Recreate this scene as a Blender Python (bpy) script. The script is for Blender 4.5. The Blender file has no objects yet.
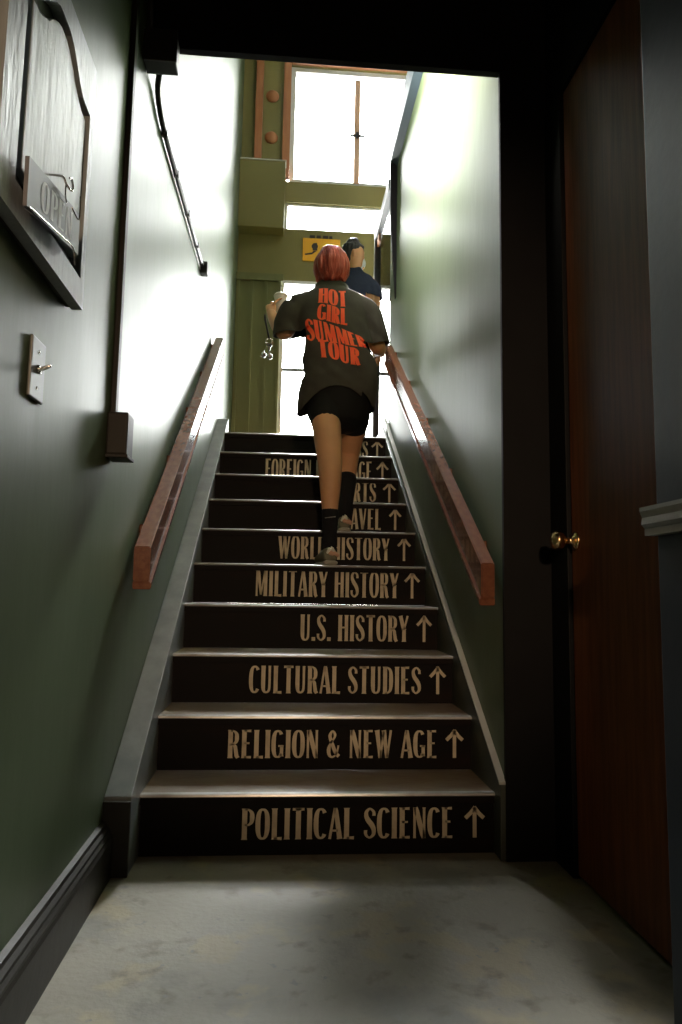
import bpy, bmesh, math, random
from mathutils import Vector, Matrix, noise
from mathutils.bvhtree import BVHTree

random.seed(7)
C = bpy.context.scene
COL = C.collection

# ------------------------------------------------------------------ camera, light, exposure
PITCH, YAW, ROLL, FPX, CAMZ = .1157, .0791, .0172, 723.7, .8173
_f = Vector((math.sin(YAW)*math.cos(PITCH), math.cos(YAW)*math.cos(PITCH), math.sin(PITCH)))
_r = Vector((math.cos(YAW), -math.sin(YAW), 0))
_u = _r.cross(_f)
_r2 = _r*math.cos(ROLL) + _u*math.sin(ROLL)
_u2 = -_r*math.sin(ROLL) + _u*math.cos(ROLL)
cd = bpy.data.cameras.new('camera')
cd.sensor_fit = 'VERTICAL'; cd.sensor_height = 36; cd.sensor_width = 24
cd.lens = FPX*36/1024; cd.shift_y = -8.03/1024
cd.clip_start = .02; cd.clip_end = 100
cam = bpy.data.objects.new('camera', cd); COL.objects.link(cam)
cam.matrix_world = Matrix(((_r2.x, _u2.x, -_f.x, 0), (_r2.y, _u2.y, -_f.y, 0), (_r2.z, _u2.z, -_f.z, CAMZ), (0, 0, 0, 1)))
C.camera = cam

SKY = 31.0
w = bpy.data.worlds.new('world'); C.world = w; w.use_nodes = True
bg = w.node_tree.nodes['Background']
bg.inputs[0].default_value = (1.0, .99, .96, 1); bg.inputs[1].default_value = SKY

def area(name, loc, direction, sx, sy):
    l = bpy.data.lights.new(name, 'AREA'); l.shape = 'RECTANGLE'; l.size = sx; l.size_y = sy
    l.cycles.is_portal = True
    o = bpy.data.objects.new(name, l); COL.objects.link(o); o.location = loc
    o.rotation_euler = Vector(direction).to_track_quat('-Z', 'Z').to_euler()
area('sky_portal_back', (.75, 6.72, 4.0), (0, -1, 0), 2.5, 4.6)

def lamp(name, loc, watts, col, rad):
    l = bpy.data.lights.new(name, 'POINT'); l.energy = watts; l.color = col; l.shadow_soft_size = rad
    o = bpy.data.objects.new(name, l); COL.objects.link(o); o.location = loc
lamp('warm_hall_lamp', (.10, -2.2, 1.75), 18, (1, .68, .40), .15)
al = bpy.data.lights.new('right_wall_fill', 'AREA'); al.shape = 'RECTANGLE'; al.size = .9; al.size_y = .12; al.energy = 150; al.spread = math.radians(110); al.color = (1, .93, .82)  # unseen area light added to brighten the right wall and spare the treads
ao = bpy.data.objects.new('right_wall_fill', al); COL.objects.link(ao); ao.location = (.0, 2.80, 3.60)
ao.rotation_euler = Vector((1, .22, -.32)).to_track_quat('-Z', 'Y').to_euler()
lamp('stairwell_lamp', (.30, 3.3, 3.72), 8, (1, .92, .80), .12)

pl = bpy.data.lights.new('added_stair_spot', 'SPOT'); pl.energy = 260; pl.color = (1, .68, .42); pl.spot_size = math.radians(33); pl.spot_blend = .75; pl.shadow_soft_size = .08  # unseen spot added to brighten risers and climber, not the left wall
po = bpy.data.objects.new('added_stair_spot', pl); COL.objects.link(po); po.location = (.12, -2.3, 1.9)
po.rotation_euler = Vector((.14, 6.4, -.90)).to_track_quat('-Z', 'Y').to_euler()
sl = bpy.data.lights.new('hazy_sun', 'SUN'); sl.energy = 42.0; sl.angle = math.radians(18); sl.color = (1, .98, .94)
so = bpy.data.objects.new('hazy_sun', sl); COL.objects.link(so)
so.rotation_euler = Vector((-.045, -1, -1.06)).to_track_quat('-Z', 'Y').to_euler()

C.view_settings.view_transform = 'Standard'; C.view_settings.look = 'None'
C.view_settings.exposure = 0; C.view_settings.gamma = 1; C.view_settings.use_curve_mapping = False
C.cycles.max_bounces = 10; C.cycles.diffuse_bounces = 6; C.cycles.glossy_bounces = 5
C.cycles.transparent_max_bounces = 12; C.cycles.sample_clamp_indirect = 8
C.cycles.use_denoising = True; C.cycles.caustics_reflective = False; C.cycles.caustics_refractive = False

# ------------------------------------------------------------------ materials
def lin(c):
    return tuple((x/12.92 if x <= .04045 else ((x+.055)/1.055)**2.4) for x in c)

def mat(name, col, rough=.5, col2=None, scale=6, stretch=(1, 1, 1), bump=0, bscale=None, metal=0, spec=.5, detail=6, lo=.35, hi=.65, coat=0, rvar=0):
    m = bpy.data.materials.new(name); m.use_nodes = True
    nt = m.node_tree; b = nt.nodes['Principled BSDF']
    b.inputs['Base Color'].default_value = (*col, 1); b.inputs['Roughness'].default_value = rough
    b.inputs['Metallic'].default_value = metal; b.inputs['Specular IOR Level'].default_value = spec
    b.inputs['Coat Weight'].default_value = coat
    if col2 or bump or rvar:
        tc = nt.nodes.new('ShaderNodeTexCoord'); mp = nt.nodes.new('ShaderNodeMapping')
        mp.inputs['Scale'].default_value = stretch
        nt.links.new(tc.outputs['Object'], mp.inputs[0])
        n = nt.nodes.new('ShaderNodeTexNoise'); n.inputs['Scale'].default_value = scale; n.inputs['Detail'].default_value = detail
        nt.links.new(mp.outputs[0], n.inputs['Vector'])
        if col2:
            r = nt.nodes.new('ShaderNodeValToRGB')
            r.color_ramp.elements[0].position = lo; r.color_ramp.elements[1].position = hi
            r.color_ramp.elements[0].color = (*col, 1); r.color_ramp.elements[1].color = (*col2, 1)
            nt.links.new(n.outputs['Fac'], r.inputs[0]); nt.links.new(r.outputs[0], b.inputs['Base Color'])
        if rvar:
            mr = nt.nodes.new('ShaderNodeMapRange'); mr.inputs['To Min'].default_value = rough-rvar; mr.inputs['To Max'].default_value = rough+rvar
            nt.links.new(n.outputs['Fac'], mr.inputs['Value']); nt.links.new(mr.outputs[0], b.inputs['Roughness'])
        if bump:
            n2 = nt.nodes.new('ShaderNodeTexNoise'); n2.inputs['Scale'].default_value = bscale or scale*3; n2.inputs['Detail'].default_value = 4
            nt.links.new(mp.outputs[0], n2.inputs['Vector'])
            bp = nt.nodes.new('ShaderNodeBump'); bp.inputs['Strength'].default_value = bump; bp.inputs['Distance'].default_value = .02
            nt.links.new(n2.outputs['Fac'], bp.inputs['Height']); nt.links.new(bp.outputs[0], b.inputs['Normal'])
    return m

M = {}
M['green'] = mat('green_wall_paint', (.080, .110, .060), .43, (.096, .128, .073), 3, (1, 1, .35), bump=.10, bscale=9, rvar=.05, spec=.32)
M['olive'] = mat('olive_paint', (.18, .158, .040), .5, (.195, .17, .046), 4, bump=.04)
M['olive_dark'] = mat('olive_board_paint', (.125, .132, .038), .5, (.14, .146, .046), 5, (4, 4, .5), bump=.05)
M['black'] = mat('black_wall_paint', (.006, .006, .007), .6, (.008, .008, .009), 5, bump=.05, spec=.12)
M['slate'] = mat('slate_blue_paint', (.029, .037, .050), .45, (.035, .043, .057), 8, bump=.03, bscale=40, spec=.3)
M['grey_trim'] = mat('grey_trim_paint', (.27, .29, .305), .36, (.20, .22, .23), 14, (1, .6, 1), bump=.06, bscale=30)
M['basepaint'] = mat('dark_baseboard_paint', (.026, .024, .020), .45, (.018, .016, .013), 10, bump=.05, spec=.3)
M['riser'] = mat('black_riser_paint', (.007, .006, .006), .6, (.014, .008, .006), 3, (1, 1, 3), lo=.5, hi=.8, spec=.1)
M['tread'] = mat('worn_tread', (.14, .082, .036), .46, (.19, .14, .085), 7, (1, 2, 1), bump=.08, bscale=30, lo=.4, hi=.62, rvar=.1)
M['nosing'] = mat('lit_nosing', (.42, .42, .42), .3, (.22, .2, .18), 5, (1, 1, 1), metal=.5, lo=.45, hi=.75)  # pale tone paints in the window light caught by the nosing edge
M['letter'] = mat('stencil_paint', (.62, .54, .40), .6, (.42, .36, .26), 24, (1, 1, 1), lo=.45, hi=.8)
M['wood_rail'] = mat('varnished_rail_wood', (.135, .042, .020), .26, (.19, .068, .030), 10, (6, .5, 6), bump=.03, coat=.3)
M['door'] = mat('brown_door_wood', (.20, .064, .024), .45, (.13, .038, .014), 6, (9, 9, .6), bump=.05, bscale=20, spec=.22)
M['wood_orange'] = mat('orange_brown_wood', (.36, .13, .045), .45, (.42, .17, .06), 7, (6, 6, .6), bump=.02)
M['brass'] = mat('aged_brass', (.75, .5, .25), .22, metal=1)
M['steel'] = mat('steel', (.7, .7, .7), .2, metal=1)
M['dark_metal'] = mat('dark_metal', (.02, .02, .02), .4, metal=.6)
M['box_black'] = mat('black_box_paint', (.012, .013, .013), .45)
M['conduit'] = mat('dark_brown_channel', (.016, .015, .013), .5, spec=.2)
M['pipe'] = mat('dark_pipe_paint', (.03, .032, .03), .35)
M['frame_paint'] = mat('bluish_grey_panel_paint', (.25, .28, .295), .42, (.31, .335, .35), 8, (3, 3, .7), bump=.1, bscale=24, rvar=.08)
M['panel_paint'] = mat('green_grey_panel_paint', (.33, .375, .355), .44, (.39, .435, .41), 7, (3, 3, .6), bump=.1, bscale=20, rvar=.08)
M['groove'] = mat('dark_groove', (.012, .012, .013), .5)
M['sign_grey'] = mat('sign_board_grey', (.14, .142, .16), .5, (.175, .178, .195), 12)
M['sign_letter'] = mat('sign_letter_pale', (.62, .64, .64), .5)
M['plate'] = mat('switch_plate_grey', (.12, .135, .127), .4)
M['basegrey'] = mat('grey_green_skirt_paint', (.06, .068, .055), .45)
M['pale_strip'] = mat('pale_grey_strip', (.50, .51, .50), .4)
M['cap'] = mat('blue_grey_cap_paint', (.028, .045, .058), .45)
M['darkframe'] = mat('dark_door_frame', (.035, .035, .035), .4)
M['white_frame'] = mat('white_window_frame', (.8, .8, .76), .4)
M['lit_top_edge'] = mat('painted_lit_edge', (.75, .74, .66), .5)
M['yellow'] = mat('yellow_sign', (.80, .40, .015), .5)
M['sign_dark'] = mat('sign_dark_print', (.03, .02, .015), .5)
M['shirt'] = mat('charcoal_cotton', (.050, .046, .040), .85, (.062, .056, .048), 14, bump=.15, bscale=220, spec=.2)
M['print'] = mat('orange_red_print', (1.0, .15, .06), .6, (1.0, .11, .05), 26, spec=.2)
M['shorts'] = mat('black_stretch_cotton', (.008, .008, .009), .75, spec=.2)
M['sock'] = mat('black_sock_knit', (.010, .010, .012), .9, bump=.2, bscale=200, spec=.2)
M['sockband'] = mat('grey_sock_stripe', (.20, .20, .20), .9)
M['shoe'] = mat('olive_grey_suede', (.12, .12, .085), .7, (.16, .155, .11), 30, bump=.1)
M['mullion'] = mat('flare_paled_wood', (.55, .33, .20), .45)  # wood made paler to imitate window flare over the mullion
M['sole'] = mat('pale_sole_rubber', (.30, .29, .25), .6)
M['shoe_pink'] = mat('pink_heel_fabric', (.55, .33, .24), .7)
M['shoe_white'] = mat('white_leather', (.75, .75, .70), .5)
M['navy'] = mat('navy_cotton', (.028, .036, .062), .85, (.035, .043, .072), 14, bump=.12, bscale=180, spec=.2)
M['trouser'] = mat('dark_trouser_cloth', (.02, .022, .028), .85, spec=.2)
M['cup'] = mat('white_paper', (.85, .85, .82), .5)
M['mask'] = mat('white_mask_cloth', (.85, .86, .86), .8)
M['mark'] = mat('mark_grey', (.05, .05, .05), .6)

def skin(name, c):
    m = mat(name, c, .5, tuple(x*.9 for x in c), 9, bump=.03, bscale=90, spec=.35)
    b = m.node_tree.nodes['Principled BSDF']
    b.inputs['Subsurface Weight'].default_value = .08; b.inputs['Subsurface Scale'].default_value = .01
    b.inputs['Subsurface Radius'].default_value = (1, .35, .2)
    return m
M['skin'] = skin('skin_tan', (.62, .33, .18))
M['skin_b'] = skin('skin_warm', (.66, .33, .15))
def hairmat(name, a, b):
    return mat(name, a, .42, b, 40, (1, 1, .12), bump=.6, bscale=90, spec=.4)
M['hair_red'] = hairmat('red_hair', (.22, .022, .015), (.42, .055, .032))
M['hair_dark'] = hairmat('dark_hair', (.012, .010, .010), (.03, .026, .024))

def glassmat():
    m = bpy.data.materials.new('window_glass'); m.use_nodes = True; nt = m.node_tree
    nt.nodes.remove(nt.nodes['Principled BSDF'])
    t = nt.nodes.new('ShaderNodeBsdfTransparent'); t.inputs[0].default_value = (.95, .97, .97, 1)
    g = nt.nodes.new('ShaderNodeBsdfGlossy'); g.inputs['Roughness'].default_value = .02
    fr = nt.nodes.new('ShaderNodeFresnel'); fr.inputs[0].default_value = 1.35
    mx = nt.nodes.new('ShaderNodeMixShader')
    nt.links.new(fr.outputs[0], mx.inputs[0]); nt.links.new(t.outputs[0], mx.inputs[1]); nt.links.new(g.outputs[0], mx.inputs[2])
    nt.links.new(mx.outputs[0], nt.nodes['Material Output'].inputs[0])
    return m
M['glass'] = glassmat()

def floormat():
    m = mat('worn_concrete', (.25, .225, .18), .5, (.31, .28, .225), 3.4, bump=.08, bscale=60, lo=.36, hi=.64, detail=12)
    nt = m.node_tree; b = nt.nodes['Principled BSDF']
    ramp = [n for n in nt.nodes if n.type == 'VALTORGB'][0]; mp = [n for n in nt.nodes if n.type == 'MAPPING'][0]
    def layer(prev, scale, lo, hi, col, det=2, vor=False):
        n = nt.nodes.new('ShaderNodeTexVoronoi' if vor else 'ShaderNodeTexNoise'); n.inputs['Scale'].default_value = scale
        if not vor: n.inputs['Detail'].default_value = det
        nt.links.new(mp.outputs[0], n.inputs['Vector'])
        r = nt.nodes.new('ShaderNodeMapRange'); r.inputs['From Min'].default_value = lo; r.inputs['From Max'].default_value = hi
        nt.links.new(n.outputs[0], r.inputs['Value'])
        mx = nt.nodes.new('ShaderNodeMix'); mx.data_type = 'RGBA'
        nt.links.new(r.outputs[0], mx.inputs['Factor']); nt.links.new(prev, mx.inputs['A']); mx.inputs['B'].default_value = (*col, 1)
        return mx.outputs['Result']
    o = layer(ramp.outputs[0], 6.5, .55, .63, (.345, .29, .195), 15)      # worn yellowish patches
    o = layer(o, 4.3, .55, .66, (.20, .19, .165), 15)                 # grey patches
    o = layer(o, 4.2, .075, .03, (.15, .15, .145), vor=True)          # round dark spots
    o = layer(o, 16, .58, .74, (.17, .15, .115), 14)                 # grime
    o = layer(o, 34, .67, .74, (.22, .21, .19), 3)                   # small flecks
    nt.links.new(o, b.inputs['Base Color'])
    return m
M['floor'] = floormat()

# ------------------------------------------------------------------ mesh helpers
def box(bm, x0, x1, y0, y1, z0, z1, bev=0):
    v = [bm.verts.new((x, y, z)) for x in (x0, x1) for y in (y0, y1) for z in (z0, z1)]
    fs = [bm.faces.new([v[i] for i in q]) for q in ((0, 1, 3, 2), (4, 6, 7, 5), (0, 4, 5, 1), (2, 3, 7, 6), (0, 2, 6, 4), (1, 5, 7, 3))]
    if bev:
        es = list({e for f in fs for e in f.edges})
        bmesh.ops.bevel(bm, geom=es, offset=bev, segments=2, affect='EDGES', profile=.6)
    return bm

def prism(bm, poly, axis, a0, a1, bev=0):
    """poly: 2D points; extruded along axis from a0 to a1 (axis 0: (y,z), 1: (x,z), 2: (x,y))"""
    def p(q, a):
        return ((a, q[0], q[1]) if axis == 0 else (q[0], a, q[1]) if axis == 1 else (q[0], q[1], a))
    A = [bm.verts.new(p(q, a0)) for q in poly]; B = [bm.verts.new(p(q, a1)) for q in poly]
    n = len(poly)
    fs = [bm.faces.new(A), bm.faces.new(B[::-1])]
    for i in range(n): fs.append(bm.faces.new((A[i], B[i], B[(i+1) % n], A[(i+1) % n])))
    if bev:
        bmesh.ops.bevel(bm, geom=list({e for f in fs for e in f.edges}), offset=bev, segments=2, affect='EDGES', profile=.6)
    return bm

def ringplate(bm, outer, inner, axis, a0, a1):
    """frame between two polygons with the same number of points"""
    def p(q, a):
        return ((a, q[0], q[1]) if axis == 0 else (q[0], a, q[1]))
    n = len(outer)
    L = [[bm.verts.new(p(q, a)) for q in poly] for poly in (outer, inner) for a in (a0, a1)]
    o0, o1, i0, i1 = L
    for k in range(n):
        j = (k+1) % n
        bm.faces.new((o0[k], o0[j], i0[j], i0[k])); bm.faces.new((o1[k], i1[k], i1[j], o1[j]))
        bm.faces.new((o0[k], o1[k], o1[j], o0[j])); bm.faces.new((i0[k], i0[j], i1[j], i1[k]))
    return bm

def crom(pts, n):
    """Catmull-Rom through tuples of any length"""
    out = []
    P = [pts[0]] + list(pts) + [pts[-1]]
    for i in range(1, len(P)-2):
        for k in range(n):
            t = k/n
            out.append(tuple(.5*((2*b) + (-a+c)*t + (2*a-5*b+4*c-d)*t*t + (-a+3*b-3*c+d)*t**3)
                             for a, b, c, d in zip(P[i-1], P[i], P[i+1], P[i+2])))
    out.append(tuple(pts[-1]))
    return out

def tube(bm, pts, seg=12, n=4, caps=True, smooth=True, wob=None, power=2.0):
    """pts: (x,y,z,rx[,ry]); section rx along the side axis, ry across it; rounded ends when caps"""
    pts = [tuple(p) if len(p) == 5 else (*p, p[3]) for p in pts]
    st = crom(pts, n) if smooth and len(pts) > 2 else pts
    rings = []
    for i, s in enumerate(st):
        a = Vector(st[max(i-1, 0)][:3]); b = Vector(st[min(i+1, len(st)-1)][:3]); t = (b-a).normalized()
        X = Vector((1, 0, 0)) if abs(t.x) < .85 else Vector((0, 0, 1))
        uu = (X - t*X.dot(t)).normalized(); vv = t.cross(uu)
        ring = []
        for k in range(seg):
            an = 2*math.pi*k/seg
            ca, sa = math.cos(an), math.sin(an)
            if power != 2:
                ca = math.copysign(abs(ca)**(2/power), ca); sa = math.copysign(abs(sa)**(2/power), sa)
            q = Vector(s[:3]) + uu*s[3]*ca + vv*s[4]*sa
            ring.append(bm.verts.new(q))
        rings.append((ring, t, Vector(s[:3]), max(min(s[3], s[4]), 1e-4)))
    for (r0, *_), (r1, *_) in zip(rings, rings[1:]):
        for k in range(seg): bm.faces.new((r0[k], r0[(k+1) % seg], r1[(k+1) % seg], r1[k]))
    if caps:
        for (ring, t, c, r), sgn in ((rings[0], -1), (rings[-1], 1)):
            prev = ring
            for f_, h in ((.85, .5), (.5, .86)):
                nr = [bm.verts.new(c + (v.co-c)*f_ + t*sgn*r*h) for v in ring]
                for k in range(seg):
                    q = (prev[k], prev[(k+1) % seg], nr[(k+1) % seg], nr[k])
                    bm.faces.new(q if sgn > 0 else q[::-1])
                prev = nr
            pole = bm.verts.new(c + t*sgn*r)
            for k in range(seg):
                q = (prev[k], prev[(k+1) % seg], pole); bm.faces.new(q if sgn > 0 else q[::-1])
    return bm

def pipe(bm, pts, r, seg=8, n=4, smooth=True):
    return tube(bm, [(*p, r) for p in pts], seg, n, True, smooth)

def lathe(bm, prof, c, axis, seg=24):
    """prof: (radius, distance along axis)"""
    ax = Vector(axis).normalized(); X = Vector((0, 0, 1)) if abs(ax.z) < .9 else Vector((1, 0, 0))
    uu = (X-ax*X.dot(ax)).normalized(); vv = ax.cross(uu); rings = []
    for r, d in prof:
        rings.append([bm.verts.new(Vector(c)+ax*d+(uu*math.cos(2*math.pi*k/seg)+vv*math.sin(2*math.pi*k/seg))*max(r, 1e-4)) for k in range(seg)])
    for a, b in zip(rings, rings[1:]):
        for k in range(seg): bm.faces.new((a[k], a[(k+1) % seg], b[(k+1) % seg], b[k]))
    bm.faces.new(rings[0][::-1]); bm.faces.new(rings[-1])
    return bm

def NB(): return bmesh.new()

def origin_of(p):
    o = Vector((0, 0, 0))
    while p: o = o + p.location; p = p.parent
    return o

def obj(name, bm, m, parent=None, smooth=False, label=None, base=True, recalc=True):
    if recalc: bmesh.ops.recalc_face_normals(bm, faces=bm.faces)
    vs = [v.co for v in bm.verts]
    lo = Vector([min(v[i] for v in vs) for i in range(3)]); hi = Vector([max(v[i] for v in vs) for i in range(3)])
    org = Vector(((lo.x+hi.x)/2, (lo.y+hi.y)/2, lo.z))
    bmesh.ops.translate(bm, verts=bm.verts, vec=-org)
    me = bpy.data.meshes.new(name); bm.to_mesh(me); bm.free()
    if smooth: me.polygons.foreach_set('use_smooth', [True]*len(me.polygons))
    me.materials.append(m)
    o = bpy.data.objects.new(name, me); COL.objects.link(o)
    if parent: o.parent = parent; o.location = org - origin_of(parent)
    else: o.location = org
    if label: o['label'] = label
    return o

def thing(name, label, cat, loc, group=None):
    o = bpy.data.objects.new(name, None); o.empty_display_size = .1; COL.objects.link(o); o.location = loc
    o['label'] = label; o['category'] = cat
    if group: o['group'] = group
    return o

def tag(o, label, cat, group=None):
    o['label'] = label; o['category'] = cat
    if group: o['group'] = group
    return o

def struct(name, bm, m, label, cat, parent=None, smooth=False):
    o = obj(name, bm, m, parent, smooth)
    o['kind'] = 'structure'; o['label'] = label; o['category'] = cat
    return o

def smoothed(bm_build, name, m, parent, voxel, it=6, disp=None, label=None):
    """union of closed tubes into one continuous surface"""
    bm = NB(); bm_build(bm); bmesh.ops.recalc_face_normals(bm, faces=bm.faces)
    me = bpy.data.meshes.new('tmp'); bm.to_mesh(me); bm.free()
    o = bpy.data.objects.new('tmp', me); COL.objects.link(o)
    r = o.modifiers.new('r', 'REMESH'); r.mode = 'VOXEL'; r.voxel_size = voxel
    s = o.modifiers.new('s', 'SMOOTH'); s.iterations = it; s.factor = .5
    dg = bpy.context.evaluated_depsgraph_get(); dg.update()
    ev = o.evaluated_get(dg); me2 = bpy.data.meshes.new_from_object(ev)
    bpy.data.objects.remove(o); bpy.data.meshes.remove(me)
    bm = NB(); bm.from_mesh(me2); bpy.data.meshes.remove(me2)
    if disp:
        bm.normal_update()
        for v in bm.verts: v.co += v.normal*disp(v.co)
    return obj(name, bm, m, parent, True, label)

# ------------------------------------------------------------------ condensed display lettering
T_, t_ = .145, .062
def sup(cx, cy, rx, ry, a0, a1, n=22, e=2.6, wt=T_, wn=t_):
    out = []
    for k in range(n+1):
        a = math.radians(a0+(a1-a0)*k/n); c, s = math.cos(a), math.sin(a)
        x = cx+rx*math.copysign(abs(c)**(2/e), c); y = cy+ry*math.copysign(abs(s)**(2/e), s)
        out.append((x, y, wn+(wt-wn)*abs(c)**1.2))
    return out
def ln(x0, y0, x1, y1, w0, w1=None):
    w1 = w0 if w1 is None else w1
    return [(x0, y0, w0), (x1, y1, w1)]
def stem(x, w_=T_, y0=0, y1=1):
    return [(x, y0, w_*1.22), (x, y0+.06, w_), (x, y1-.06, w_), (x, y1, w_*1.22)]
def sm(p, n=5): return crom(p, n)
GL = {
 'A': (.42, [ln(.05, 0, .20, 1, .08, .07), [(.225, 1, .09), (.235, .93, .12), (.355, .05, T_), (.36, 0, .17)], ln(.08, .27, .31, .27, t_)]),
 'B': (.40, [stem(.10), sm([(.10, .967, t_), (.22, .955, t_), (.30, .86, .1), (.31, .75, .125), (.29, .61, .1), (.20, .525, t_), (.10, .52, t_)]),
             sm([(.10, .52, t_), (.22, .515, t_), (.32, .42, .11), (.335, .27, .135), (.32, .12, .11), (.22, .035, t_), (.10, .033, t_)])]),
 'C': (.38, [sup(.20, .5, .145, .465, 42, 318, wt=.14)]),
 'D': (.42, [stem(.10), sm([(.10, .967, t_), (.20, .96, t_), (.31, .84, .11), (.335, .5, T_), (.31, .16, .11), (.20, .04, t_), (.10, .033, t_)])]),
 'E': (.37, [stem(.10), ln(.10, .967, .33, .967, t_, .085), ln(.10, .53, .28, .53, t_), ln(.10, .033, .34, .033, t_, .085)]),
 'F': (.35, [stem(.10), ln(.10, .967, .33, .967, t_, .085), ln(.10, .53, .28, .53, t_)]),
 'G': (.41, [sup(.20, .5, .145, .465, 42, 318, wt=.14), stem(.335, .11, .06, .45), ln(.22, .43, .39, .43, t_)]),
 'H': (.44, [stem(.09), stem(.35, .13), ln(.09, .52, .35, .52, t_)]),
 'I': (.19, [stem(.095)]),
 'L': (.34, [stem(.10), ln(.10, .033, .33, .033, t_, .10)]),
 'M': (.56, [stem(.07, .075), [(.10, 1, .10), (.13, .9, T_), (.27, .05, .09)], ln(.27, .05, .42, .96, t_), stem(.46, T_)]),
 'N': (.44, [stem(.07, .075), [(.10, 1, .12), (.13, .9, T_), (.33, .1, T_), (.355, 0, .1)], stem(.37, .075)]),
 'O': (.42, [sup(.21, .5, .145, .465, 0, 360, 40, wt=.14)]),
 'P': (.39, [stem(.10), sm([(.10, .967, t_), (.22, .955, t_), (.31, .86, .11), (.325, .72, .135), (.31, .57, .11), (.22, .475, t_), (.10, .47, t_)])]),
 'R': (.42, [stem(.10), sm([(.10, .967, t_), (.22, .955, t_), (.30, .86, .11), (.315, .73, .13), (.30, .59, .11), (.20, .5, t_), (.10, .497, t_)]),
             [(.20, .5, .09), (.27, .40, .12), (.32, .08, .13), (.37, 0, .13)]]),
 'S': (.38, [sm([(.315, .74, .10), (.305, .87, .085), (.19, .967, t_), (.085, .87, .10), (.08, .73, .125), (.135, .60, .145), (.25, .44, .15), (.31, .29, .13), (.30, .13, .10), (.18, .033, t_), (.07, .13, .085), (.06, .27, .10)], 6)]),
 'T': (.40, [stem(.20), ln(.02, .967, .38, .967, .08)]),
 'U': (.42, [sm([(.095, 1, .16), (.095, .8, T_), (.095, .3, T_), (.12, .1, .11), (.21, .033, t_), (.31, .1, .085), (.335, .3, .085), (.335, .8, .085), (.335, 1, .1)], 5)]),
 'V': (.42, [[(.06, 1, .17), (.07, .94, T_), (.20, .06, T_), (.21, 0, .1)], ln(.225, .02, .36, 1, .07, .08)]),
 'W': (.60, [[(.06, 1, .17), (.07, .94, T_), (.18, .0, .10)], ln(.19, .02, .30, .95, .065), [(.30, 1, .15), (.31, .94, T_), (.41, 0, .1)], ln(.42, .02, .55, 1, .07, .08)]),
 'Y': (.42, [[(.06, 1, .17), (.075, .94, T_), (.20, .46, T_)], ln(.21, .46, .36, 1, .07, .08), stem(.21, T_, 0, .5)]),
 '&': (.48, [sm([(.42, .06, .12), (.30, .2, .12), (.12, .68, .11), (.11, .84, .1), (.19, .965, t_), (.27, .86, .085), (.25, .72, .07), (.12, .52, .07), (.06, .3, .12), (.09, .1, .1), (.19, .033, t_), (.31, .12, .065), (.37, .3, .06), (.40, .45, .06)], 5)]),
 '.': (.16, [ln(.08, 0, .08, .14, .14)]),
}
def glyph_quads(ch, weight=1.0):
    wd, strokes = GL[ch]; quads = []
    for s in strokes:
        L = []
        for i, p in enumerate(s):
            a = s[max(i-1, 0)]; b = s[min(i+1, len(s)-1)]
            if len(s) > 4 and abs(s[0][0]-s[-1][0]) < 1e-6 and abs(s[0][1]-s[-1][1]) < 1e-6 and i in (0, len(s)-1): a, b = s[-2], s[1]
            dx, dy = b[0]-a[0], b[1]-a[1]; d = math.hypot(dx, dy) or 1
            nx, ny = -dy/d*p[2]*weight/2, dx/d*p[2]*weight/2
            L.append(((p[0]+nx, p[1]+ny), (p[0]-nx, p[1]-ny)))
        for (a, b), (c, d) in zip(L, L[1:]): quads.append((a, b, d, c))
    return wd, quads
def text_quads(s, weight=1.0, gap=.05):
    x = 0; out = []
    for ch in s:
        if ch == ' ': x += .24; continue
        wd, q = glyph_quads(ch, weight)
        out += [[(a[0]+x, min(max(a[1], -.02), 1.02)) for a in k] for k in q]; x += wd+gap
    return x-gap, out
def lettering(bm, s, mapf, weight=1.0, gap=.05, cut=0):
    W_, quads = text_quads(s, weight, gap)
    for q in quads:
        pts = [(p[0]/W_, p[1]) for p in q]
        nsub = cut if cut else 1
        if cut:
            h = max(abs(pts[0][1]-pts[2][1]), abs(pts[0][0]-pts[2][0])*2)
            nsub = max(1, min(12, int(h*cut)))
        for k in range(nsub):
            f0, f1 = k/nsub, (k+1)/nsub
            def mixp(a, b, f): return (a[0]+(b[0]-a[0])*f, a[1]+(b[1]-a[1])*f)
            qq = [mixp(pts[0], pts[3], f0), mixp(pts[1], pts[2], f0), mixp(pts[1], pts[2], f1), mixp(pts[0], pts[3], f1)]
            try: bm.faces.new([bm.verts.new(mapf(*p)) for p in qq])
            except ValueError: pass

# ------------------------------------------------------------------ setting: room shell
XL, XR, XD = -.49, .705, .868       # left wall, stair right wall, door wall
RUN, RISE, Y0 = .28, .185, 2.32     # stairs: nosing run, rise, first nosing
ZL = 10*RISE                        # landing level
YB = 6.5                            # back wall of the landing
TOP = 6.4

bm = NB(); box(bm, -.6, 1.6, -2.6, 2.36, -.1, 0)
struct('floor', bm, M['floor'], 'worn grey concrete floor at the foot of the stairs', 'floor')
bm = NB(); box(bm, XL, 2.0, Y0+9*RUN+.32, YB+.1, ZL-.15, ZL)
struct('floor_landing', bm, M['tread'], 'landing floor at the top of the stairs', 'floor')
bm = NB(); box(bm, XL-.12, XL, -2.6, YB+.2, -.1, TOP)
struct('wall_left', bm, M['green'], 'green painted wall running up the left side of the stairs', 'wall')
bm = NB(); box(bm, XR, XR+.1, 2.275, 4.84, 0, 3.80)
struct('wall_right', bm, M['green'], 'glossy green wall along the right side of the stairs', 'wall')
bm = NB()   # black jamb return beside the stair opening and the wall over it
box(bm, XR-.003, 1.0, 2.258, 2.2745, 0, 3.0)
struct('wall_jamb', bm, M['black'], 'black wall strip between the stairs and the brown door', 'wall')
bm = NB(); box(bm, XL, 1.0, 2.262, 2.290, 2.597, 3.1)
box(bm, XL, 2.0, 2.262, 2.40, 3.1, TOP)
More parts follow.
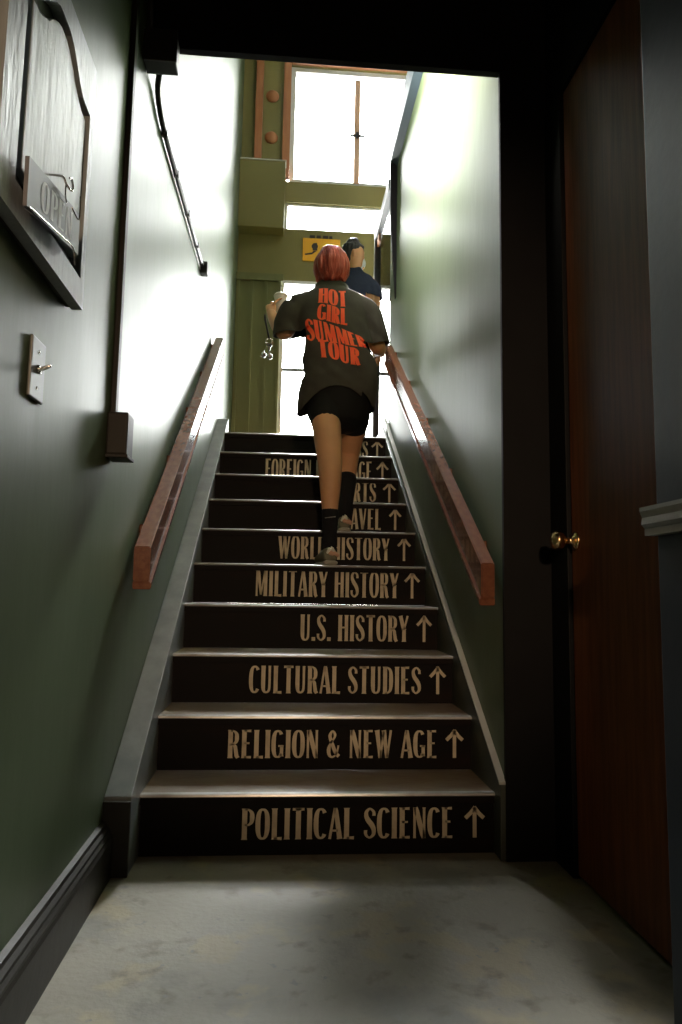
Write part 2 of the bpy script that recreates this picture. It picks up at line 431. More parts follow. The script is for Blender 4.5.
struct('wall_header', bm, M['black'], 'black header over the stair opening', 'wall')
bm = NB(); box(bm, .80, 2.0, 2.275, 2.40, 0, 3.1)
struct('wall_inner', bm, M['black'], 'dark wall behind the door jamb', 'wall')
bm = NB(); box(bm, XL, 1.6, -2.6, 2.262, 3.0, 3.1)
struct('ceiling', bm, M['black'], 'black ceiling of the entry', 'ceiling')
bm = NB(); box(bm, XL-.1, 2.1, 2.30, YB+.2, TOP, TOP+.1)
struct('ceiling_upper', bm, M['white_frame'], 'ceiling high above the landing', 'ceiling')
bm = NB(); box(bm, XL-.1, 1.6, -2.7, -2.6, -.1, 3.1)
struct('wall_front', bm, M['slate'], 'entry wall behind the camera', 'wall')
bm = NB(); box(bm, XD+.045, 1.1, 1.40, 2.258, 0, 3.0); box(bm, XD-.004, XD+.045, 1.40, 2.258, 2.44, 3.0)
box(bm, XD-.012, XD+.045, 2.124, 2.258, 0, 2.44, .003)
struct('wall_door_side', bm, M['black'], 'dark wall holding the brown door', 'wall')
bm = NB(); box(bm, .765, 1.6, -2.6, 1.425, 0, 3.0, .004)
struct('wall_pier', bm, M['slate'], 'slate blue painted wall at the right edge, nearest the camera', 'wall')
bm = NB()
prism(bm, [(.7655, .935), (.745, .935), (.745, .95), (.738, .958), (.740, .972), (.735, .985), (.735, .993), (.7655, .999)], 1, -2.6, 1.438, 0)
struct('trim_1', bm, M['grey_trim'], 'grey moulded chair rail on the slate blue wall at right', 'trim')
bm = NB()   # baseboard with a stepped moulding on top
prism(bm, [(XL+.0, 0), (XL+.034, 0), (XL+.034, .105), (XL+.030, .112), (XL+.030, .120), (XL+.024, .126), (XL+.024, .134), (XL+.016, .141), (XL+.014, .150), (XL, .152)], 1, -2.6, 2.188)
struct('baseboard_left', bm, M['basepaint'], 'dark moulded baseboard along the left wall', 'baseboard')

# back wall of the landing with its openings (door, transom gap, high window)
bm = NB()
def bw(x0, x1, z0, z1, y0=YB, y1=YB+.12): box(bm, x0, x1, y0, y1, z0, z1)
bw(XL, -.035, 4.86, TOP); bw(XL, -.06, 3.66, 4.86)                      # left side
bw(-.06, .90, 3.665, 4.17)                                              # band holding the yellow sign
bw(-.06, 2.0, 4.44, 4.645)                                              # strip under the window
bw(1.15, 2.0, ZL, 4.645); bw(.90, 1.15, 3.665, 4.44)
bw(1.20, 2.0, 4.645, TOP); bw(-.035, 1.20, 5.845, TOP)
struct('wall_back', bm, M['olive'], 'olive wall at the back of the landing', 'wall')
bm = NB()
box(bm, 2.0, 2.1, 2.3, YB+.2, 0, TOP)
struct('wall_far_right', bm, M['white_frame'], 'upper right wall of the landing with a wide opening', 'wall')
# board and batten partition at the lower left of the landing
bm = NB(); box(bm, XL, -.085, YB-.10, YB-.002, ZL, 3.645)
for x in (-.47, -.345, -.215, -.095): box(bm, x-.012, x+.012, YB-.118, YB-.10, ZL, 3.63)
box(bm, XL, -.06, YB-.13, YB-.002, 3.60, 3.665)
struct('wall_panelling', bm, M['olive_dark'], 'dark olive board and batten panelling left of the landing door', 'wall')
# high window
def window(name, x0, x1, z0, z1, y, label, mull, fw=.05, fm='white_frame'):
    bm = NB()
    ringplate(bm, [(x0, z0), (x1, z0), (x1, z1), (x0, z1)], [(x0+fw, z0+fw), (x1-fw, z0+fw), (x1-fw, z1-fw), (x0+fw, z1-fw)], 1, y-.02, y+.05)
    o = struct(name, bm, M[fm], label, 'window')
    bm = NB(); box(bm, x0+fw-.01, x1-fw+.01, y+.012, y+.018, z0+fw-.01, z1-fw+.01); obj('window_pane', bm, M['glass'], o)
    return o
w1 = window('window_1', -.035, 1.20, 4.645, 5.845, YB+.05, 'tall bright window high above the landing', True, .045)
bm = NB(); box(bm, .585, .640, YB+.02, YB+.10, 4.68, 5.75, .004); obj('mullion', bm, M['mullion'], w1, label='brown wooden mullion')
bm = NB(); box(bm, .540, .685, YB+.005, YB+.025, 5.155, 5.175, .003); box(bm, .60, .625, YB-.01, YB+.02, 5.14, 5.19, .004)
obj('window_latch', bm, M['dark_metal'], w1)
bm = NB()
prism(bm, [(-.105, 4.66), (-.035, 4.66), (-.035, 5.845), (1.20, 5.845), (1.20, 4.66), (1.27, 4.66), (1.27, 5.885), (-.105, 5.885)], 1, YB-.035, YB+.0)
obj('window_frame', bm, M['wood_orange'], w1, label='orange brown wooden casing')
bm = NB(); box(bm, -.37, -.30, YB-.05, YB-.001, 4.83, TOP, .006)
struct('trim_2', bm, M['wood_orange'], 'orange brown upright batten left of the high window', 'trim')
window('window_2', -.06, .90, 4.17, 4.44, YB+.05, 'narrow bright transom window under the olive strip', False, .02)
# glazed landing door
bm = NB(); x0, x1, z0, z1 = -.085, 1.15, ZL, 3.665
ringplate(bm, [(x0, z0), (x1, z0), (x1, z1), (x0, z1)], [(x0+.035, z0+.05), (x1-.05, z0+.05), (x1-.05, z1-.03), (x0+.035, z1-.03)], 1, YB+.0, YB+.06)
d2 = struct('door_2', bm, M['white_frame'], 'bright glazed door at the back of the landing', 'door')
bm = NB(); box(bm, x0+.03, x1-.04, YB+.027, YB+.033, z0+.04, z1-.02); obj('door_pane', bm, M['glass'], d2)
bm = NB(); box(bm, x0+.035, x1-.05, YB+.005, YB+.05, 2.795, 2.825, .003); obj('mid_rail', bm, M['grey_trim'], d2)
# dark framed glass side door
d3 = None
bm = NB(); box(bm, .70, .760, 5.72, 5.79, ZL, 3.80, .006); box(bm, .70, .76, 4.95, 5.72, 3.715, 3.80, .004); box(bm, .70, .76, 4.95, 5.72, ZL, ZL+.13, .004)
d3 = struct('door_3', bm, M['darkframe'], 'dark framed glass side door right of the landing', 'door')
bm = NB(); box(bm, .726, .734, 4.95, 5.72, ZL+.12, 3.73); obj('door_pane', bm, M['glass'], d3)
bm = NB(); box(bm, .715, .765, 5.60, 5.72, 3.65, 3.715, .006); obj('door_closer', bm, M['wood_orange'], d3, label='brown block under the top rail')

# cap along the top of the stair wall, and its dark end, tapered to imitate glare
bm = NB(); prism(bm, [(.66, 3.695), (XR-.0005, 3.66), (XR-.0005, 3.80), (.83, 3.80), (.83, 3.86), (.66, 3.86)], 1, 2.41, 4.60)
struct('trim_3', bm, M['cap'], 'blue grey cap rail along the top of the right stair wall', 'trim')
bm = NB(); prism(bm, [(.66, 3.695), (XR-.0005, 3.695), (XR-.0005, 2.74), (.700, 2.74), (.668, 3.2), (.66, 3.4)], 1, 4.56, 4.60)
struct('wall_end_dark', bm, M['black'], 'dark end of the right stair wall, tapered to imitate glare', 'trim')

# ------------------------------------------------------------------ staircase
st = thing('staircase', 'black staircase of ten risers lettered with book subjects', 'staircase', (.14, Y0, 0))
SX0, SX1 = -.412, .686
LET = [  # text, left, right, z0, z1 (above riser foot), arrow left, arrow right
 ('POLITICAL SCIENCE', -.105, .556, .046, .138, .595, .654), ('RELIGION & NEW AGE', -.174, .565, .040, .135, .598, .657),
 ('CULTURAL STUDIES', -.116, .560, .036, .141, .597, .657), ('U.S. HISTORY', .084, .560, .034, .146, .596, .658),
 ('MILITARY HISTORY', -.125, .560, .034, .158, .589, .657), ('WORLD HISTORY', -.023, .556, .038, .158, .598, .662),
 ('TRAVEL', .282, .545, .036, .156, .594, .657), ('SPORTS', .274, .551, .040, .160, .596, .668),
 ('FOREIGN LANGUAGE', -.125, .559, .016, .150, .591, .663), ('BUSINESS', .209, .564, .043, .160, .591, .664)]
for n in range(10):
    ny = Y0+n*RUN; zt = (n+1)*RISE; yr = ny+.018
    bm = NB(); box(bm, SX0, SX1, yr, yr+.018, n*RISE, zt-.011)
    r = obj('riser', bm, M['riser'], st, label='black riser lettered %s with an arrow pointing up' % LET[n][0])
    tx, a, b, z0, z1, c, d = LET[n]; zb = n*RISE
    bm = NB(); lettering(bm, tx, lambda u, v: (a+(b-a)*u, yr-.0012, zb+z0+(z1-z0)*v), 1.06, .05)
    obj('lettering', bm, M['letter'], r)
    bm = NB(); h = z1-z0; cx = (c+d)/2; hw = (d-c)/2
    def strip(p, w_):
        L = []
        for i, q in enumerate(p):
            e, g = p[max(i-1, 0)], p[min(i+1, len(p)-1)]; dx, dz = g[0]-e[0], g[1]-e[1]; dd = math.hypot(dx, dz)
            L.append((bm.verts.new((q[0]-dz/dd*w_/2, yr-.0013, q[1]+dx/dd*w_/2)), bm.verts.new((q[0]+dz/dd*w_/2, yr-.0013, q[1]-dx/dd*w_/2))))
        for (e, g), (k, l) in zip(L, L[1:]): bm.faces.new((e, g, l, k))
    strip([(cx, zb+z0), (cx, zb+z1-.01)], .0125)
    strip([(cx-hw, zb+z1-h*.36), (cx-hw*.45, zb+z1-h*.20), (cx+.002, zb+z1)], .0125)
    strip([(cx+hw, zb+z1-h*.36), (cx+hw*.45, zb+z1-h*.20), (cx-.002, zb+z1)], .0125)
    obj('arrow', bm, M['letter'], r)
    dep = RUN+.036 if n < 9 else .335
    bm = NB(); box(bm, SX0, SX1, ny+.006, ny+dep, zt-.0105, zt-.0005)
    t = obj('tread', bm, M['tread'], st)
    bm = NB(); box(bm, SX0, SX1, ny+.008, yr, zt-.032, zt-.011); obj('tread_edge', bm, M['riser'], t)
    prof = [(ny+.007, zt-.010), (ny+.001, zt-.0095), (ny, zt-.007), (ny+.0015, zt-.002), (ny+.006, zt+.0004), (ny+.022, zt+.0008), (ny+.022, zt-.0004), (ny+.0075, zt-.0008)]
    bm = NB(); prism(bm, prof, 0, SX0, SX1); obj('nosing', bm, M['nosing'], t)
def skirt(x0, x1, up, dz, ys):
    bm = NB()
    def zz(y): return RISE + (y-Y0)*RISE/RUN + up
    ye = Y0+9*RUN+.30
    prism(bm, [(ys, 0), (ys, zz(ys)), (ye, min(zz(ye), ZL+.16)), (ye, 0)], 0, x0, x1, .003)
    return bm
obj('skirt_board', skirt(XL+.001, SX0, .115, 0, 2.19), M['grey_trim'], st, label='wide grey skirt board at left')
bm = NB(); box(bm, XL+.0015, SX0+.0005, 2.176, 2.189, 0, .205, .002); obj('dark_end', bm, M['basepaint'], st, label='dark piece over the front end of the left skirt board')  # dark piece added to keep the skirt board's front end dark
sk = obj('skirt_board', skirt(SX1, XR-.001, .078, 0, 2.262), M['basegrey'], st, label='thin grey green skirt board at right')
bm = NB(); yy0, yy1 = 2.262, Y0+9*RUN+.12
zf = lambda y: RISE + (y-Y0)*RISE/RUN + .078
prism(bm, [(yy0, zf(yy0)), (yy1, zf(yy1)), (yy1, zf(yy1)+.008), (yy0, zf(yy0)+.008)], 0, SX1-.004, XR-.0008, .001); obj('top_strip', bm, M['pale_strip'], sk, label='pale strip along the top')

# ------------------------------------------------------------------ handrails
def handrail(x_in, x_out, wallx, label, y0, y1, z0):
    """x_in: face toward the stairs; z0: height of the top at y0"""
    sl = RISE/RUN; s = 1 if x_out > x_in else -1
    tr = thing('handrail', label, 'handrail', ((x_in+x_out)/2, y0, z0-.14))
    def sec(xa, xb, top, bot, name, m, ya, yb, bev):
        bm = NB()
        A = [(xa, ya, z0+(ya-y0)*sl-bot), (xb, ya, z0+(ya-y0)*sl-bot), (xb, ya, z0+(ya-y0)*sl-top), (xa, ya, z0+(ya-y0)*sl-top)]
        va = [bm.verts.new(p) for p in A]; vb = [bm.verts.new((p[0], yb, p[2]+(yb-ya)*sl)) for p in A]
        bm.faces.new(va); bm.faces.new(vb[::-1])
        for i in range(4): bm.faces.new((va[i], va[(i+1) % 4], vb[(i+1) % 4], vb[i]))
        bmesh.ops.bevel(bm, geom=list(bm.edges), offset=bev, segments=2, affect='EDGES')
        return obj(name, bm, m, tr)
    sec(min(x_in, x_out), max(x_in, x_out), 0, .112, 'rail', M['wood_rail'], y0, y1, .004)
    lo, hi = sorted((x_in-s*.006, x_out))
    sec(lo, hi, .112, .136, 'bottom_lip', M['wood_rail'], y0, y1, .003)
    for k in range(5):
        y = y0+.17+k*(y1-y0-.25)/4; z = z0+(y-y0)*sl-.035
        bm = NB(); box(bm, *sorted((x_out-s*.001, wallx-s*.0005)), y-.012, y+.012, z-.022, z+.008, .003)
        obj('bracket', bm, M['wood_rail'], tr)
    return tr
handrail(-.420, -.472, XL, 'dark wooden handrail on the left green wall', 2.35, 4.6, .937)
handrail(.640, .685, XR, 'reddish wooden handrail on the right wall beside the climbing person', 2.3, 4.6, .904)

# ------------------------------------------------------------------ brown door at right
bm = NB(); box(bm, XD, XD+.042, 1.445, 2.118, .012, 2.425, .003)
d1 = struct('door_1', bm, M['door'], 'reddish brown wooden door at right with a brass knob', 'door')
bm = NB(); lathe(bm, [(.028, 0), (.030, .004), (.024, .010), (.011, .014), (.010, .032), (.018, .038), (.0265, .047), (.029, .058), (.026, .070), (.015, .076), (.001, .077)], (XD+.0005, 2.085, .968), (-1, 0, 0))
obj('door_knob', bm, M['brass'], d1, True, label='round brass knob')
bm = NB()
for z in (.3, 1.25, 2.15): pipe(bm, [(XD-.003, 1.441, z-.045), (XD-.003, 1.441, z+.045)], .006, smooth=False)
obj('hinge', bm, M['dark_metal'], d1)

# ------------------------------------------------------------------ left wall fittings
pn = thing('wall_panel', 'bluish grey arched panel hung on the left wall behind the OPEN sign', 'panel', (XL, 1.35, 1.40))
ya, yb, za, zb = 1.085, 1.578, 1.416, 1.985
def arch(y0, y1, z0, zs, zc, n=20):
    c = (y0+y1)/2; hw = (y1-y0)/2; pts = [(y0, z0), (y1, z0)]
    for k in range(n+1):
        y = y1-(y1-y0)*k/n; q = abs(y-c)/hw
        pts.append((y, zs+(zc-zs)*(1 if q < .12 else .5+.5*math.cos(math.pi*min(1, (q-.12)/.66)))))
    return pts
inn = arch(ya+.075, yb-.03, za+.06, 1.855, 1.925)
cy, czz = (ya+yb)/2, (za+zb)/2
def outer_for(inner):
    out = [(ya, za), (yb, za)]; m = len(inner)-2
    for k in range(m): out.append((yb-(yb-ya)*k/(m-1), zb))
    return out
bm = NB(); ringplate(bm, outer_for(inn), inn, 0, XL+.012, XL+.036)
bmesh.ops.recalc_face_normals(bm, faces=bm.faces)
obj('panel_frame', bm, M['frame_paint'], pn)
bm = NB(); box(bm, XL+.001, XL+.013, ya+.004, yb-.004, za+.004, zb-.004); obj('backing', bm, M['groove'], pn, label='dark backing seen in the groove')
ip = arch(ya+.108, yb-.046, za+.098, 1.832, 1.902)
bm = NB(); prism(bm, ip, 0, XL+.013, XL+.031, .004); obj('raised_panel', bm, M['panel_paint'], pn)

sg = thing('hanging_sign', 'small grey sign reading OPEN hung on the arched panel', 'sign', (XL+.05, 1.31, 1.46))
tilt = math.radians(13); sc_ = Vector((XL+.050, 1.315, 1.506))
def sgp(u, v, d=0):   # u along the board, v up, d off the board
    return (sc_.x+d, sc_.y+u*math.cos(tilt)-v*math.sin(tilt)*.15, sc_.z+u*math.sin(tilt)*.8+v)
def slab(u0, u1, v0, v1, d0, d1, m, name, par):
    bm = NB(); A = [bm.verts.new(sgp(u, v, d0)) for u, v in ((u0, v0), (u1, v0), (u1, v1), (u0, v1))]
    B = [bm.verts.new(sgp(u, v, d1)) for u, v in ((u0, v0), (u1, v0), (u1, v1), (u0, v1))]
    bm.faces.new(A); bm.faces.new(B[::-1])
    for i in range(4): bm.faces.new((A[i], A[(i+1) % 4], B[(i+1) % 4], B[i]))
    return obj(name, bm, M[m], par)
bd = slab(-.150, .150, -.043, .043, -.0035, .0035, 'sign_grey', 'board', sg)
bm = NB(); lettering(bm, 'OPEN', lambda u, v: sgp(-.085+.185*u, -.027+.056*v, .0041), 1.0, .06); obj('lettering', bm, M['sign_letter'], bd)
bm = NB(); pipe(bm, [sgp(-.15, -.045, .008), sgp(0, -.046, .012), sgp(.09, -.045, .01), sgp(.10, -.075, .012)], .0016); pipe(bm, [sgp(.07, .03, .01), sgp(.085, .012, .02), sgp(.088, .06, .02)], .0016)
obj('wire', bm, M['steel'], sg)
bm = NB(); pipe(bm, [(XL+.03, 1.33, 1.585), (XL+.055, 1.33, 1.583), (XL+.062, 1.335, 1.57), (XL+.066, 1.352, 1.568), (XL+.066, 1.362, 1.579), (XL+.066, 1.352, 1.590), (XL+.066, 1.338, 1.585)], .0022)
pipe(bm, [(XL+.06, 1.338, 1.572), (XL+.058, 1.345, 1.555), (XL+.056, 1.36, 1.548)], .0014)
obj('hook', bm, M['steel'], sg)

sw = thing('light_switch', 'grey toggle light switch plate on the left wall', 'light switch', (XL, 1.41, 1.165))
bm = NB(); box(bm, XL+.0005, XL+.007, 1.372, 1.45, 1.168, 1.288, .003); obj('plate', bm, M['plate'], sw)
bm = NB(); prism(bm, [(1.403, 1.222), (1.417, 1.222), (1.417, 1.236), (1.403, 1.236)], 0, XL+.0065, XL+.011)
bm2 = tube(bm, [(XL+.008, 1.41, 1.228, .0048), (XL+.028, 1.41, 1.236, .0040)], 8, 1); obj('toggle', bm, M['steel'], sw, True)
for z in (1.192, 1.264):
    bm = NB(); lathe(bm, [(.0035, 0), (.003, .0012)], (XL+.007, 1.41, z), (1, 0, 0), 10); obj('screw', bm, M['steel'], sw)

cn = thing('conduit', 'dark conduit strip running down the left wall to a box', 'conduit', (XL, 2.03, 1.16))
bm = NB(); box(bm, XL+.0005, XL+.016, 2.016, 2.048, 1.28, 3.0, .003); obj('channel', bm, M['conduit'], cn)
bm = NB(); box(bm, XL+.0005, XL+.058, 1.985, 2.065, 1.168, 1.288, .006); bx_ = obj('outlet_box', bm, M['conduit'], cn)
bm = NB(); box(bm, XL+.002, XL+.062, 1.980, 2.070, 1.160, 1.169, .002); obj('lip', bm, M['conduit'], bx_)

jb = thing('junction_box', 'black junction box on the left wall just under the header', 'junction box', (-.43, 2.2, 2.47))
bm = NB(); box(bm, XL+.0005, -.385, 2.19, 2.258, 2.492, 2.595, .006); obj('body', bm, M['box_black'], jb)
bm = NB(); box(bm, XL+.001, -.381, 2.182, 2.190, 2.488, 2.599, .003); obj('cover', bm, M['box_black'], jb)
bm = NB(); pipe(bm, [(XL+.02, 2.20, 2.59), (XL+.02, 2.16, 2.75), (XL+.02, 2.16, 2.995)], .010); obj('riser_pipe', bm, M['box_black'], jb)

pp = thing('wall_pipe', 'thin dark pipe running back along the upper left wall', 'pipe', (XL+.015, 3.1, 2.47))
bm = NB(); pipe(bm, [(XL+.045, 2.262, 2.57), (XL+.035, 2.31, 2.565), (XL+.016, 2.37, 2.53), (XL+.012, 2.44, 2.50), (XL+.012, 2.60, 2.486), (XL+.012, 3.2, 2.516), (XL+.012, 3.82, 2.548)], .010); obj('pipe', bm, M['pipe'], pp, True)
bm = NB(); pipe(bm, [(XL+.004, 2.66, 2.462), (XL+.004, 3.80, 2.522)], .0035, smooth=False); obj('white_line', bm, M['white_frame'], pp, label='thin white line beside the pipe')  # white line added beside the pipe to double it
for y in (2.56, 2.85, 3.2, 3.55, 3.78):
    bm = NB(); z = 2.487+(y-2.62)*.0508; box(bm, XL+.0005, XL+.024, y-.009, y+.009, z-.012, z+.012, .003); obj('clip', bm, M['pipe'], pp)
bm = NB(); box(bm, XL+.0005, XL+.04, 3.815, 3.875, 2.51, 2.575, .006); obj('end_fitting', bm, M['box_black'], pp)

# ------------------------------------------------------------------ landing fittings
bm = NB(); box(bm, XL+.0008, -.068, YB-.15, YB-.0008, 4.10, 4.755, .004)
ob = thing('boxed_duct', 'olive boxed duct at the upper left of the landing', 'duct', (-.28, YB-.15, 4.13))
obj('casing', bm, M['olive'], ob)
bm = NB(); box(bm, XL+.001, -.060, YB-.156, YB-.0008, 4.755, 4.765); obj('lit_top', bm, M['lit_top_edge'], ob, label='pale top edge imitating light on the duct')  # pale board added to put the duct's lit top into colour
for z, lb in ((5.50, 'upper round wooden disc beside the high window'), (5.075, 'lower round wooden disc beside the high window')):
    t = thing('wooden_disc', lb, 'disc', (-.225, YB-.02, z-.06), 'round wooden discs beside the window')
    bm = NB(); lathe(bm, [(.062, 0), (.062, .008), (.056, .018), (.040, .026), (.018, .030), (.001, .031)], (-.212, YB-.0005, z), (0, -1, 0), 28); obj('rosette', bm, M['wood_orange'], t, True)
ys = thing('wall_sign', 'yellow sign on the olive band over the landing door', 'sign', (.29, YB-.01, 3.86))
bm = NB(); box(bm, .112, .465, YB-.015, YB-.0008, 3.862, 4.085, .003); b_ = obj('board', bm, M['yellow'], ys)
bm = NB(); lathe(bm, [(.030, 0), (.030, .0015)], (.225, YB-.0152, 4.005), (0, -1, 0), 20)
prism(bm, [(.205, 3.965), (.25, 3.965), (.245, 4.04), (.21, 4.035)], 1, YB-.0165, YB-.0150)
prism(bm, [(.135, 3.930), (.20, 3.943), (.215, 3.962), (.245, 3.962), (.20, 3.925), (.135, 3.915)], 1, YB-.0165, YB-.0150)
obj('pictogram', bm, M['sign_dark'], b_)
bm = NB()
for x, wd in ((.175, .05), (.24, .04), (.30, .05), (.36, .03)): box(bm, x, x+wd, YB-.012, YB-.0008, 4.092, 4.118, .002)
obj('header_strip', bm, M['sign_dark'], ys, label='row of dark marks over the board')

# ------------------------------------------------------------------ people
def foot_shoe(parent, heel, yaw_, main, L=.255, wd=.088, label=None):
    """low trainer: heel is the rear bottom point, toe points along +y turned by yaw_"""
    R = Matrix.Rotation(yaw_, 3, 'Z'); H = Vector(heel)
    def P(l, s, z): return H + R @ Vector((s*wd, l*L, z))
    def loft(secs, seg=18, shrink=1):
        bm = NB(); rings = []
        for l, hw, zb_, zt_ in secs:
            ring = []
            for k in range(seg):
                a = 2*math.pi*k/seg; c, s = math.cos(a), math.sin(a)
                c = math.copysign(abs(c)**.7, c); s = math.copysign(abs(s)**.7, s)
                ring.append(bm.verts.new(P(l, c*hw*.5, (zb_+zt_)/2 + s*(zt_-zb_)/2)))
            rings.append(ring)
        for a, b in zip(rings, rings[1:]):
            for k in range(seg): bm.faces.new((a[k], a[(k+1) % seg], b[(k+1) % seg], b[k]))
        bm.faces.new(rings[0][::-1]); bm.faces.new(rings[-1]); return bm
    up = obj('shoe', loft(crom([(.03, .50, .018, .060), (.06, .70, .016, .078), (.18, .80, .016, .085), (.36, .84, .016, .080), (.55, .95, .016, .066), (.75, 1.0, .016, .054), (.90, .86, .016, .044), (.98, .50, .018, .032)], 4)), M['shoe'], parent, True, label)
    obj('sole', loft(crom([(0, .55, 0, .022), (.05, .82, 0, .024), (.3, .84, .001, .020), (.6, 1.0, .001, .020), (.85, .95, .001, .020), (1.0, .5, .004, .020)], 4)), M['sole'], up, True)
    bm = NB(); tube(bm, [(*P(.04, -.18, .060), .006), (*P(.0, 0, .082), .010), (*P(.04, .18, .060), .006)], 8, 4); obj('heel_tab', bm, M['shoe_white'], up, True, 'white heel tab')
    bm = NB(); tube(bm, [(*P(.06, .40, .048), .012, .008), (*P(.03, .15, .058), .014, .008), (*P(.03, -.05, .060), .012, .008)], 8, 4); obj('heel_patch', bm, M['shoe_pink'], up, True, 'pink heel patch')
    return up

def hand(bm, wrist, palm_c, fingers, thumb, wr=.026, pr_=.036):
    tube(bm, [(*wrist, wr, wr*.8), (*((Vector(wrist)+Vector(palm_c))/2), pr_, pr_*.62), (*palm_c, pr_*1.12, pr_*.6)], 14, 4)
    for fg in fingers: tube(bm, [(*p, .0088-.0008*i) for i, p in enumerate(fg)], 8, 4)
    tube(bm, [(*p, .0105-.001*i) for i, p in enumerate(thumb)], 8, 4)

# --- climber seen from behind
p1 = thing('person', 'person with short red hair climbing the stairs in a charcoal printed T-shirt and black shorts', 'person', (.24, 3.70, .925))
TR5, TR6 = 5*RISE, 6*RISE
RZ = lambda y: .900+(y-2.2)*RISE/RUN
def body1(bm):
    # left leg, standing on the fifth tread
    tube(bm, [(.19, 3.74, 1.86, .10), (.205, 3.715, 1.76, .085, .09), (.208, 3.69, 1.67, .076, .082), (.218, 3.64, 1.55, .070, .074), (.224, 3.61, 1.47, .063, .062),
              (.227, 3.585, 1.385, .058, .064), (.228, 3.572, 1.30, .051, .055), (.228, 3.565, 1.20, .040, .042), (.228, 3.56, 1.08, .033, .037), (.228, 3.555, .985, .034, .040)], 20)
    tube(bm, [(.228, 3.54, .975, .03), (.222, 3.62, .965, .032, .026), (.215, 3.70, .950, .036, .016)], 14)
    # right leg, stepping onto the sixth tread
    tube(bm, [(.35, 3.76, 1.86, .10), (.362, 3.80, 1.78, .083, .088), (.366, 3.86, 1.70, .072, .078), (.360, 3.93, 1.61, .062, .066), (.354, 3.955, 1.55, .056, .058),
              (.345, 3.925, 1.47, .052, .056), (.338, 3.89, 1.40, .046, .05), (.330, 3.865, 1.30, .037, .04), (.324, 3.85, 1.22, .033, .036), (.322, 3.845, 1.165, .033, .038)], 20)
    tube(bm, [(.322, 3.83, 1.155, .03), (.322, 3.90, 1.15, .032, .026), (.324, 3.97, 1.135, .034, .016)], 14)
    # trunk, neck, head
    tube(bm, [(.272, 3.76, 1.80, .15, .115), (.278, 3.76, 1.95, .165, .13), (.26, 3.77, 2.10, .15, .115), (.24, 3.785, 2.26, .155, .10), (.232, 3.79, 2.36, .135, .08), (.228, 3.795, 2.42, .07, .06), (.226, 3.80, 2.47, .052, .054), (.225, 3.815, 2.53, .052, .056)], 22)
    tube(bm, [(.224, 3.835, 2.495, .045, .055), (.224, 3.825, 2.54, .066, .082), (.223, 3.81, 2.585, .072, .092), (.222, 3.805, 2.63, .066, .082), (.222, 3.805, 2.655, .04, .05)], 20)
    # face (turned away): nose, brow, lips, ears
    tube(bm, [(.224, 3.897, 2.605, .010), (.224, 3.916, 2.572, .014), (.224, 3.905, 2.562, .012)], 8)
    tube(bm, [(.204, 3.885, 2.535, .007), (.224, 3.895, 2.534, .009), (.244, 3.885, 2.535, .007)], 8)
    tube(bm, [(.190, 3.878, 2.615, .008), (.224, 3.893, 2.622, .009), (.258, 3.878, 2.615, .008)], 8)
    for s in (-1, 1): tube(bm, [(.223+s*.074, 3.81, 2.615, .009, .016), (.223+s*.078, 3.815, 2.58, .008, .014)], 8)
    # left arm raised in front, holding the cup
    tube(bm, [(.10, 3.79, 2.36, .062), (.035, 3.795, 2.30, .056), (.0, 3.80, 2.23, .050), (-.022, 3.815, 2.195, .045), (-.055, 3.88, 2.25, .042), (-.085, 3.955, 2.32, .033), (-.100, 3.995, 2.365, .027)], 16)
    hand(bm, (-.100, 3.995, 2.365), (-.104, 4.02, 2.415), 
         [[(-.104, 4.035, 2.445), (-.092, 4.068, 2.462), (-.068, 4.098, 2.464), (-.040, 4.105, 2.462)],
          [(-.106, 4.035, 2.428), (-.094, 4.070, 2.442), (-.070, 4.102, 2.443), (-.038, 4.106, 2.441)],
          [(-.106, 4.035, 2.410), (-.094, 4.068, 2.421), (-.070, 4.098, 2.421), (-.042, 4.103, 2.42)],
          [(-.104, 4.03, 2.395), (-.094, 4.06, 2.402), (-.074, 4.088, 2.402), (-.052, 4.096, 2.402)]],
         [(-.098, 4.01, 2.40), (-.084, 4.002, 2.43), (-.064, 4.003, 2.452), (-.045, 4.006, 2.462)], .025, .030)
    # right arm down to the rail
    tube(bm, [(.37, 3.79, 2.36, .062), (.425, 3.795, 2.30, .056), (.462, 3.80, 2.21, .050), (.485, 3.82, 2.145, .045), (.505, 3.89, 2.150, .042), (.522, 3.975, 2.172, .033), (.530, 4.03, 2.184, .027)], 16)
    hx, hy, hz = .534, 4.085, 2.182
    hand(bm, (.530, 4.03, 2.184), (hx, hy, hz),
         [[(hx+.004, hy+.03, hz+.024-.016*i), (hx+.006, hy+.062+.004*(i in (1, 2)), hz+.016-.016*i), (hx-.004, hy+.078+.006*(i in (1, 2)), hz-.004-.014*i), (hx-.022, hy+.076+.004*(i in (1, 2)), hz-.016-.013*i)] for i in range(4)],
         [(hx-.006, hy-.01, hz+.026), (hx-.022, hy+.018, hz+.032), (hx-.030, hy+.046, hz+.022), (hx-.030, hy+.062, hz+.008)], .026, .032)
b1 = smoothed(body1, 'body', M['skin'], p1, .0055, 5)
# eyes
for s in (-1, 1):
    bm = NB(); lathe(bm, [(.001, 0), (.008, .003), (.011, .010), (.008, .017), (.001, .02)], (.224+s*.03, 3.868, 2.60), (0, 1, 0), 12); obj('eye', bm, M['cup'], p1, True)
